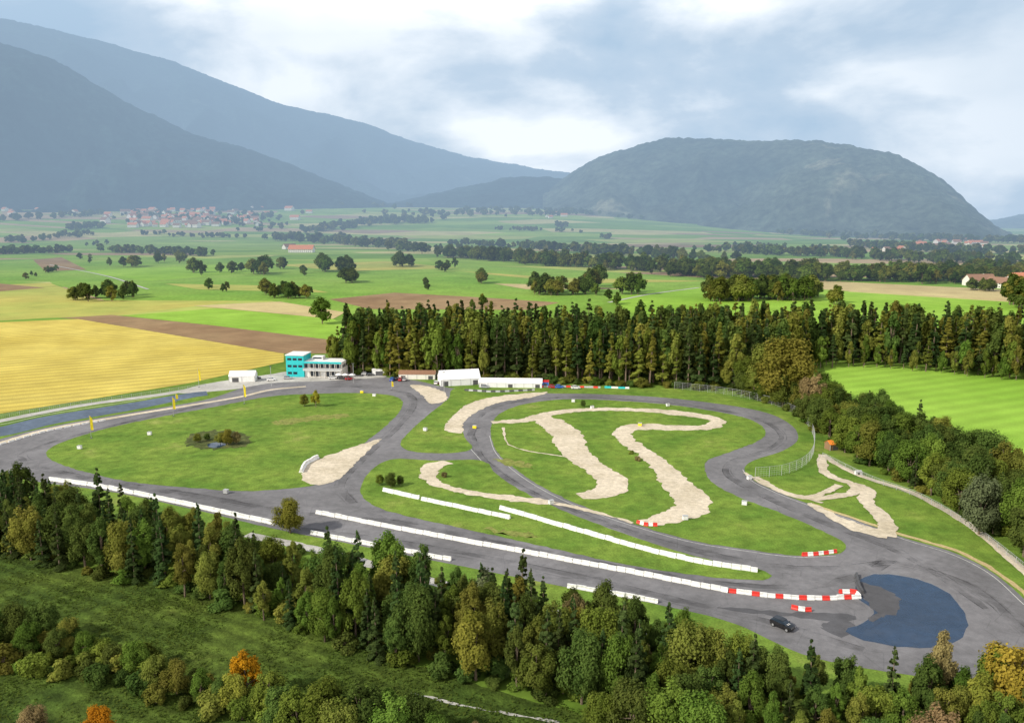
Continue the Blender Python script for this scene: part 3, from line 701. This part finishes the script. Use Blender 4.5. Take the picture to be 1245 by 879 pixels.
NAMES={'spruce':'spruce_tree','larch':'larch_tree','dark':'deciduous_tree','mid':'deciduous_tree','olive':'deciduous_tree','willow':'willow_tree','gold':'golden_autumn_tree','goldgreen':'golden_autumn_tree','orange':'orange_autumn_tree','rust':'rust_autumn_tree'}
def pick(ch):
    r=random.random()*sum(c[1] for c in ch)
    for c in ch:
        r-=c[1]
        if r<=0: return c[0]
    return ch[-1][0]
belt=[(-80,613),(0,620),(100,639),(200,660),(262,680),(300,692),(400,720),(500,740),(600,757),(700,777),(800,800),(900,832),(1000,856),(1100,864),(1200,864),(1330,868),(1330,985),(1000,945),(800,890),(700,862),(600,836),(500,814),(400,788),(300,746),(200,720),(100,698),(0,678),(-80,668)]
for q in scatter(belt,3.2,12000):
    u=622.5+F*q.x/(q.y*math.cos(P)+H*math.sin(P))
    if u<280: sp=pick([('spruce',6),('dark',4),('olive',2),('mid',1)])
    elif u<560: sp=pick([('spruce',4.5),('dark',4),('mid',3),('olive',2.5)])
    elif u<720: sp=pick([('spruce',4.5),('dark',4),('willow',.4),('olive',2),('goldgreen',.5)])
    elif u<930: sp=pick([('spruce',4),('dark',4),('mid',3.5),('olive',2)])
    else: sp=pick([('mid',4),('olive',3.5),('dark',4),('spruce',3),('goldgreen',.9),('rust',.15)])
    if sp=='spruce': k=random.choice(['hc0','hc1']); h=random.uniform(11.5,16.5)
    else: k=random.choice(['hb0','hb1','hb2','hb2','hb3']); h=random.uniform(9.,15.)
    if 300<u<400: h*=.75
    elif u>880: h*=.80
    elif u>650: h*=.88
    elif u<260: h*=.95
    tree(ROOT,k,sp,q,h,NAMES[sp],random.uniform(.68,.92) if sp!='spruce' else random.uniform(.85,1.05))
def single(u,v,h,k,sp,wid=1.,name=None): return tree(ROOT,k,sp,W(u,v),h,name or NAMES[sp],wid)
for a in [(1222,885,15,'hb0','gold'),(1185,895,10,'hb3','goldgreen'),(1140,868,14,'hb2','rust',.7),(700,787,10,'hb3','rust',.8),(628,772,11,'hb3','goldgreen',.8),(590,760,11,'hb3','willow',.9),
 (302,850,8,'hb3','orange'),(285,862,6,'hb1','goldgreen'),(330,870,8,'hb0','mid'),(122,905,6.,'hb1','orange'),(40,905,6,'hb1','rust'),
 (395,905,10,'hb1','mid'),(440,905,11,'hb0','dark'),(480,915,10,'hb0','mid'),(365,905,9,'hb3','mid'),(415,920,9,'hb1','olive'),(530,925,7,'hb1','mid'),(475,885,6.5,'hb3','mid'),(505,905,8,'hb1','dark'),(345,895,9,'hb0','dark'),
 (215,845,6,'hb1','olive'),(165,820,6.,'hb1','mid'),(190,838,6.,'hb1','olive'),(245,856,6,'hb3','mid'),(20,785,8,'hb1','dark'),(55,780,8.5,'hb0','dark'),(85,790,6,'hb1','olive'),(-10,790,9,'hb0','dark'),(105,800,5,'hb1','mid'),(35,800,6.5,'hb1','mid'),(70,800,5.5,'hb1','dark'),(140,815,5,'hb1','dark'),(270,862,5,'hb1','dark'),(315,868,5,'hb1','mid'),
 (-20,900,6,'hb1','mid'),(80,930,5,'hb1','olive'),(160,925,4,'hb1','dark'),(560,930,5,'hb1','olive'),(810,915,12,'hb0','mid'),(850,930,11,'hb1','mid'),(770,905,10,'hb1','dark'),(730,895,7,'hb1','mid'),(580,905,3.5,'hb1','rust')]: single(*a)
for (u,v,h,w,sp,k) in [(353,648,8.8,1.1,'goldgreen','hb1'),(384,495,6.8,.9,'gold','hb3'),(370,494,5,1.1,'olive','hb1'),(277,541,5.6,1.,'goldgreen','hb1'),(268,540,4,1.2,'olive','hb1'),(240,538,3.2,1.2,'olive','hb1'),(252,535,2.5,1.3,'dark','hb1'),(288,540,4.4,1.,'rust','hb1'),(475,592,4.2,1.2,'dark','hb1'),(462,590,3.2,1,'mid','hb1'),(487,590,3,1,'dark','hb1'),(709,495,3,1,'dark','hb1'),(775,560,1.4,1.3,'rust','sh0'),(768,552,1.2,1.3,'olive','sh0'),(540,580,1.5,1.2,'rust','sh0')]: single(u,v,h,k,sp,w,'round_bush')
ug=coll_inst('undergrowth')
for q in scatter(belt,3.8,6000): tree(ug,random.choice(['sh0','sh1']),pick([('dark',3),('mid',2),('olive',2)]),q,random.uniform(1.5,4),'shrub',1.4)
for px,dm in (([(-60,775),(120,785),(260,842),(320,870),(280,880),(150,842),(-60,805)],3.),([(330,880),(520,900),(560,960),(330,960)],3.)):
    for q in scatter(px,dm,2500): tree(ug,random.choice(['sh0','sh1']),pick([('dark',3),('mid',3),('olive',2)]),q,random.uniform(1.8,4.2),'shrub',1.1)
for q in scatter([(260,655),(400,680),(560,712),(720,748),(880,790),(980,820),(960,845),(860,815),(700,780),(500,742),(380,715),(270,682)],4.2,1500,130): tree(ug,random.choice(['sh0','sh1']),pick([('dark',2),('mid',3),('olive',3),('rust',.5)]),q,random.uniform(1.,3.2),'shrub',1.1)
for q in scatter([(-60,880),(100,895),(250,880),(330,900),(330,960),(-60,960)],7,600,30): tree(ug,random.choice(['sh0','sh1']),pick([('dark',2),('mid',3),('olive',3)]),q,random.uniform(.8,2.2),'shrub',1.1)
rb=[(885,474),(930,470),(1000,490),(1070,520),(1150,553),(1245,600),(1340,650),(1340,740),(1245,678),(1180,634),(1110,594),(1050,566),(1010,540),(960,500)]
for q in scatter(rb,4.6,6000):
    sp=pick([('dark',6),('mid',4),('olive',1.),('spruce',2)])
    tree(ROOT,'hc1' if sp=='spruce' else random.choice(['hb0','hb1','hb3']),sp,q,random.uniform(8.5,15),NAMES[sp],1.)
for a in [(952,492,28,'hb1','goldgreen',1.1),(985,510,19,'hb0','rust',.9),(930,480,22,'hb1','olive'),(890,474,14,'hb3','olive'),(905,476,17,'hb0','mid'),(1190,650,15,'hb1','willow',.8),(1150,610,13,'hb0','olive')]: single(*a)
for q in scatter(rb,5.,3000): tree(ug,random.choice(['sh0','sh1']),pick([('dark',3),('mid',2),('olive',2)]),q,random.uniform(1.5,4),'shrub',1.5)
fo=coll_inst('conifer_forest')
def forest(px,dm,hr,ch,tries=30000,ws=1.):
    for q in scatter(px,dm,tries):
        sp=pick(ch)
        k=random.choice(['lc0','lc1','lc2']) if sp in('spruce','larch') else random.choice(['lb0','lb2'])
        tree(fo,k,sp,q,random.uniform(*hr),'forest_tree',random.uniform(.8,1.05)*(1.2 if k[1]=='c' else .75)*ws)
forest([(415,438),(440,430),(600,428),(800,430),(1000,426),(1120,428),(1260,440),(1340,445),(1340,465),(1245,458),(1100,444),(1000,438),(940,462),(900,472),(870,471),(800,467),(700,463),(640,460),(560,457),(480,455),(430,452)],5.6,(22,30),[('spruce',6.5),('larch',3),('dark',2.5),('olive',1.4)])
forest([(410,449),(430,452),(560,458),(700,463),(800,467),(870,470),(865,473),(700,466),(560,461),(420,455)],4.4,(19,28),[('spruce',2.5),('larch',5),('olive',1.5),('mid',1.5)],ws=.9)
forest([(398,446),(420,438),(440,444),(430,454),(402,452)],6,(14,20),[('mid',4),('olive',3)],3000)
forest([(985,444),(1060,443),(1245,460),(1330,467),(1330,470),(1245,464),(1060,447),(985,448)],5,(10,17),[('larch',2),('olive',3),('mid',3),('spruce',1)],5000)
for q in scatter([(430,453),(560,459),(700,464),(870,471),(870,475),(700,468),(560,462),(430,456)],4,5000): tree(fo,random.choice(['sh0','sh1']),pick([('dark',3),('mid',2),('olive',2)]),q,random.uniform(1.5,4),'forest_shrub',1.4)
single(392,394,18,'lb1','mid'); 
pt=coll_inst('plain_trees')
def cluster(u,v,wpx,h,n,ch=(('dark',4),('mid',3),('olive',2)),dv=3):
    for i in range(n):
        uu=u+random.uniform(-.5,.5)*wpx; q=W(uu,v+random.uniform(-dv,dv)); 
        tree(pt,random.choice(['lb0','lb1']),pick(ch),q,h*random.uniform(.7,1.1),'plain_tree',random.uniform(.9,1.3))
for c in [(115,364,52,15,11),(163,361,28,15,6),(150,324,40,16,6),(245,334,22,22,3),(280,331,30,14,5),(320,335,26,22,6),(345,327,14,16,3),(368,334,12,14,2),(248,351,14,10,2),(270,353,14,10,2),(320,357,10,14,2),(358,361,55,13,14),(410,331,36,22,8),(425,342,14,18,4),(437,300,30,22,6),(490,323,30,18,6),(520,350,12,10,2),(585,342,18,16,3),(690,357,70,16,18),(657,356,18,18,4),(765,357,22,22,4),(722,350,18,22,4),(742,368,24,10,4),(925,364,125,20,50),(1020,370,14,18,2),(1237,373,22,24,5),(985,362,26,14,6),(60,330,10,8,2),(195,318,60,15,7),(540,328,30,14,5),(580,372,14,10,3),(100,318,20,10,3),(115,298,30,12,4),(640,318,60,16,12),(560,305,50,15,8)]: cluster(*c)
def line(px,n,h,sp=3,ch=(('dark',4),('mid',3),('olive',3))):
    pts=[W(u,v) for u,v in px]; acc=[0]
    for a,b in zip(pts,pts[1:]): acc.append(acc[-1]+(b-a).length)
    for i in range(n):
        s=random.uniform(0,acc[-1]); x=np.interp(s,acc,[p.x for p in pts])+random.gauss(0,sp); y=np.interp(s,acc,[p.y for p in pts])+random.gauss(0,sp*1.5)
        k='ft0' if y>1500 else 'lb0'; k=random.choice([k,k[:2]+'1'])
        tree(pt,k,pick(ch),Vector((x,y,ground_h(x,y))),h*random.uniform(.65,1.15),'plain_tree',random.uniform(1,1.4))
line([(540,312),(620,318),(720,326),(830,332),(900,336)],170,20,14)
line([(820,334),(950,338),(1050,340),(1140,342)],190,19,16)
line([(560,298),(640,303),(760,310),(860,318)],120,20,25)
line([(0,309),(80,307)],40,16,10); line([(115,306),(200,309),(260,312)],60,16,10); line([(400,296),(470,300),(520,308)],60,22,20)
line([(0,296),(60,292),(110,286)],25,18,20); line([(0,268),(60,266),(130,262)],40,22,30); line([(80,280),(130,276)],20,20,20)
line([(330,290),(380,295),(420,292)],40,24,20); line([(380,284),(440,272),(480,268),(530,268)],70,24,30); line([(460,272),(520,271)],40,24,20)
line([(860,306),(1000,312),(1120,318),(1245,322)],140,18,25); line([(1040,300),(1130,306),(1245,310)],120,18,30); line([(1140,342),(1245,344)],40,16,12)
line([(680,276),(690,277)],10,22,10); line([(575,262),(700,262),(800,268)],50,20,40); line([(870,270),(960,284),(1050,292)],80,20,50); line([(730,290),(745,291)],8,16,8)
line([(150,262),(340,268)],70,18,90); line([(130,245),(260,243)],70,22,60); line([(220,262),(330,280)],50,18,60)
line([(-60,248),(60,246),(200,248),(340,250),(470,254)],260,26,80); line([(480,262),(600,258),(760,262),(860,268),(960,280),(1080,290)],260,24,70); line([(1080,292),(1245,296)],90,22,60)
line([(1170,352),(1245,356)],14,12,6); line([(1150,336),(1245,334)],40,18,15); line([(900,300),(1000,305)],20,14,20)
line([(150,284),(300,290)],36,14,14); line([(30,340),(60,330)],8,8,4); line([(600,280),(720,283)],26,14,12)
polyb=[(-120,668),(0,676),(200,716),(400,782),(600,832),(800,890),(800,960),(300,1000),(-160,940)]
poly=[(W(u,v).x,W(u,v).y) for u,v in polyb]; xs=[p[0] for p in poly]; ys=[p[1] for p in poly]
C=[]
while len(C)<26000:
    x=random.uniform(min(xs),max(xs)); y=random.uniform(min(ys),max(ys))
    if inside(x,y,poly):
        f=noise.noise(Vector((x*.09,y*.09,2)))+.5*noise.noise(Vector((x*.4,y*.4,2)))
        if random.random()<.45+f: C.append((x,y,.22))
C=np.array(C); N=rng.normal(size=C.shape)*.5; N[:,2]=.9
tn=np.array([.4+.5*noise.noise(Vector((c[0]*.12,c[1]*.12,7))) for c in C])+rng.uniform(-.2,.3,len(C))
me=leafmesh('tall_grass',C,N,rng.uniform(.10,.28,len(C)),tn,[]); me.materials[1]=L['grass']
mo=bpy.data.objects.new('tall_grass',me); ROOT.objects.link(mo)
# ---------------------------------------------------------------- haze (box over the far valley; emitted blue stands in for scattered light)
hb=bpy.data.meshes.new('emissive_haze'); bm=bmesh.new(); bmesh.ops.create_cube(bm,size=1)
for v in bm.verts: v.co=Vector((v.co.x*34000,v.co.y*8000+4700,v.co.z*2000+900))
bm.to_mesh(hb); bm.free()
n=NT('emissive_haze_mat'); ab=n.n('ShaderNodeVolumeAbsorption'); ab.inputs['Color'].default_value=(0,0,0,1); SIG=1/3900
ab.inputs['Density'].default_value=SIG
em=n.n('ShaderNodeEmission'); em.inputs['Color'].default_value=(.39,.545,.72,1); em.inputs['Strength'].default_value=SIG
ad=n.n('ShaderNodeAddShader'); n.l(ab.outputs[0],ad.inputs[0]); n.l(em.outputs[0],ad.inputs[1]); n.l(ad.outputs[0],n.out.inputs['Volume'])
hb.materials.append(n.m); ho=bpy.data.objects.new('emissive_haze',hb); ROOT.objects.link(ho)
# ---------------------------------------------------------------- light and sky
el=math.radians(36); az=math.atan2(-.85,-.45)
sd=Vector((math.sin(az)*math.cos(el),math.cos(az)*math.cos(el),math.sin(el)))
sl=bpy.data.lights.new('sun','SUN'); sl.energy=5.0; sl.angle=math.radians(.5); sl.color=(1,.94,.80)
so=bpy.data.objects.new('sun',sl); ROOT.objects.link(so); so.rotation_euler=(-sd).to_track_quat('-Z','Y').to_euler(); so.location=(0,0,200)
w=bpy.data.worlds.new('World'); S.world=w; w.use_nodes=True; nt=w.node_tree; nt.nodes.clear()
def N_(t,**k):
    x=nt.nodes.new(t)
    for a,b in k.items(): setattr(x,a,b)
    return x
out=N_('ShaderNodeOutputWorld'); bg=N_('ShaderNodeBackground'); sky=N_('ShaderNodeTexSky',sky_type='NISHITA')
sky.sun_disc=False; sky.sun_elevation=el; sky.sun_rotation=az; sky.air_density=1.; sky.dust_density=1.5
tc=N_('ShaderNodeTexCoord'); mp=N_('ShaderNodeMapping'); mp.inputs['Scale'].default_value=(1,1,2.2); mp.inputs['Location'].default_value=(.35,.2,.1)
nt.links.new(tc.outputs['Generated'],mp.inputs['Vector'])
n1=N_('ShaderNodeTexNoise'); n1.inputs['Scale'].default_value=3.6; n1.inputs['Detail'].default_value=7; n1.inputs['Roughness'].default_value=.52; n1.inputs['Distortion'].default_value=.2
nt.links.new(mp.outputs[0],n1.inputs['Vector'])
r1=N_('ShaderNodeValToRGB'); e=r1.color_ramp.elements
e[0].position=.36; e[0].color=(.85,1.05,1.25,1); e[1].position=.60; e[1].color=(4.6,4.1,3.5,1)
x=r1.color_ramp.elements.new(.47); x.color=(1.7,1.7,1.7,1)
nt.links.new(n1.outputs['Fac'],r1.inputs[0])
sx=N_('ShaderNodeSeparateXYZ'); nt.links.new(tc.outputs['Generated'],sx.inputs[0])
rz=N_('ShaderNodeValToRGB'); rz.color_ramp.elements[0].position=.27; rz.color_ramp.elements[0].color=(8.5,8.5,8.5,1); rz.color_ramp.elements[1].position=.42; rz.color_ramp.elements[1].color=(2.9,3.05,3.3,1)
nt.links.new(sx.outputs[2],rz.inputs[0])
sc=N_('ShaderNodeMix',data_type='RGBA',blend_type='MULTIPLY'); sc.inputs[0].default_value=1; nt.links.new(rz.outputs[0],sc.inputs[7]); nt.links.new(r1.outputs[0],sc.inputs[6])
n2=N_('ShaderNodeTexNoise'); n2.inputs['Scale'].default_value=1.7; n2.inputs['Detail'].default_value=5; nt.links.new(mp.outputs[0],n2.inputs['Vector'])
r2=N_('ShaderNodeValToRGB'); r2.color_ramp.elements[0].position=.34; r2.color_ramp.elements[0].color=(.45,)*3+(1,); r2.color_ramp.elements[1].position=.5; nt.links.new(n2.outputs['Fac'],r2.inputs[0])
mx=N_('ShaderNodeMix',data_type='RGBA'); nt.links.new(r2.outputs[0],mx.inputs[0]); nt.links.new(sky.outputs[0],mx.inputs[6]); nt.links.new(sc.outputs[2],mx.inputs[7])
nt.links.new(mx.outputs[2],bg.inputs[0]); bg.inputs[1].default_value=.12; nt.links.new(bg.outputs[0],out.inputs[0])
S.view_settings.view_transform='Standard'; S.view_settings.look='None'; S.view_settings.exposure=0
# ---------------------------------------------------------------- camera
cd=bpy.data.cameras.new('camera'); cd.sensor_width=36; cd.lens=F/1245*36; cd.clip_end=60000; cd.clip_start=.5
co=bpy.data.objects.new('camera',cd); ROOT.objects.link(co); co.location=(0,0,H); co.rotation_euler=(math.pi/2-P,0,0); S.camera=co
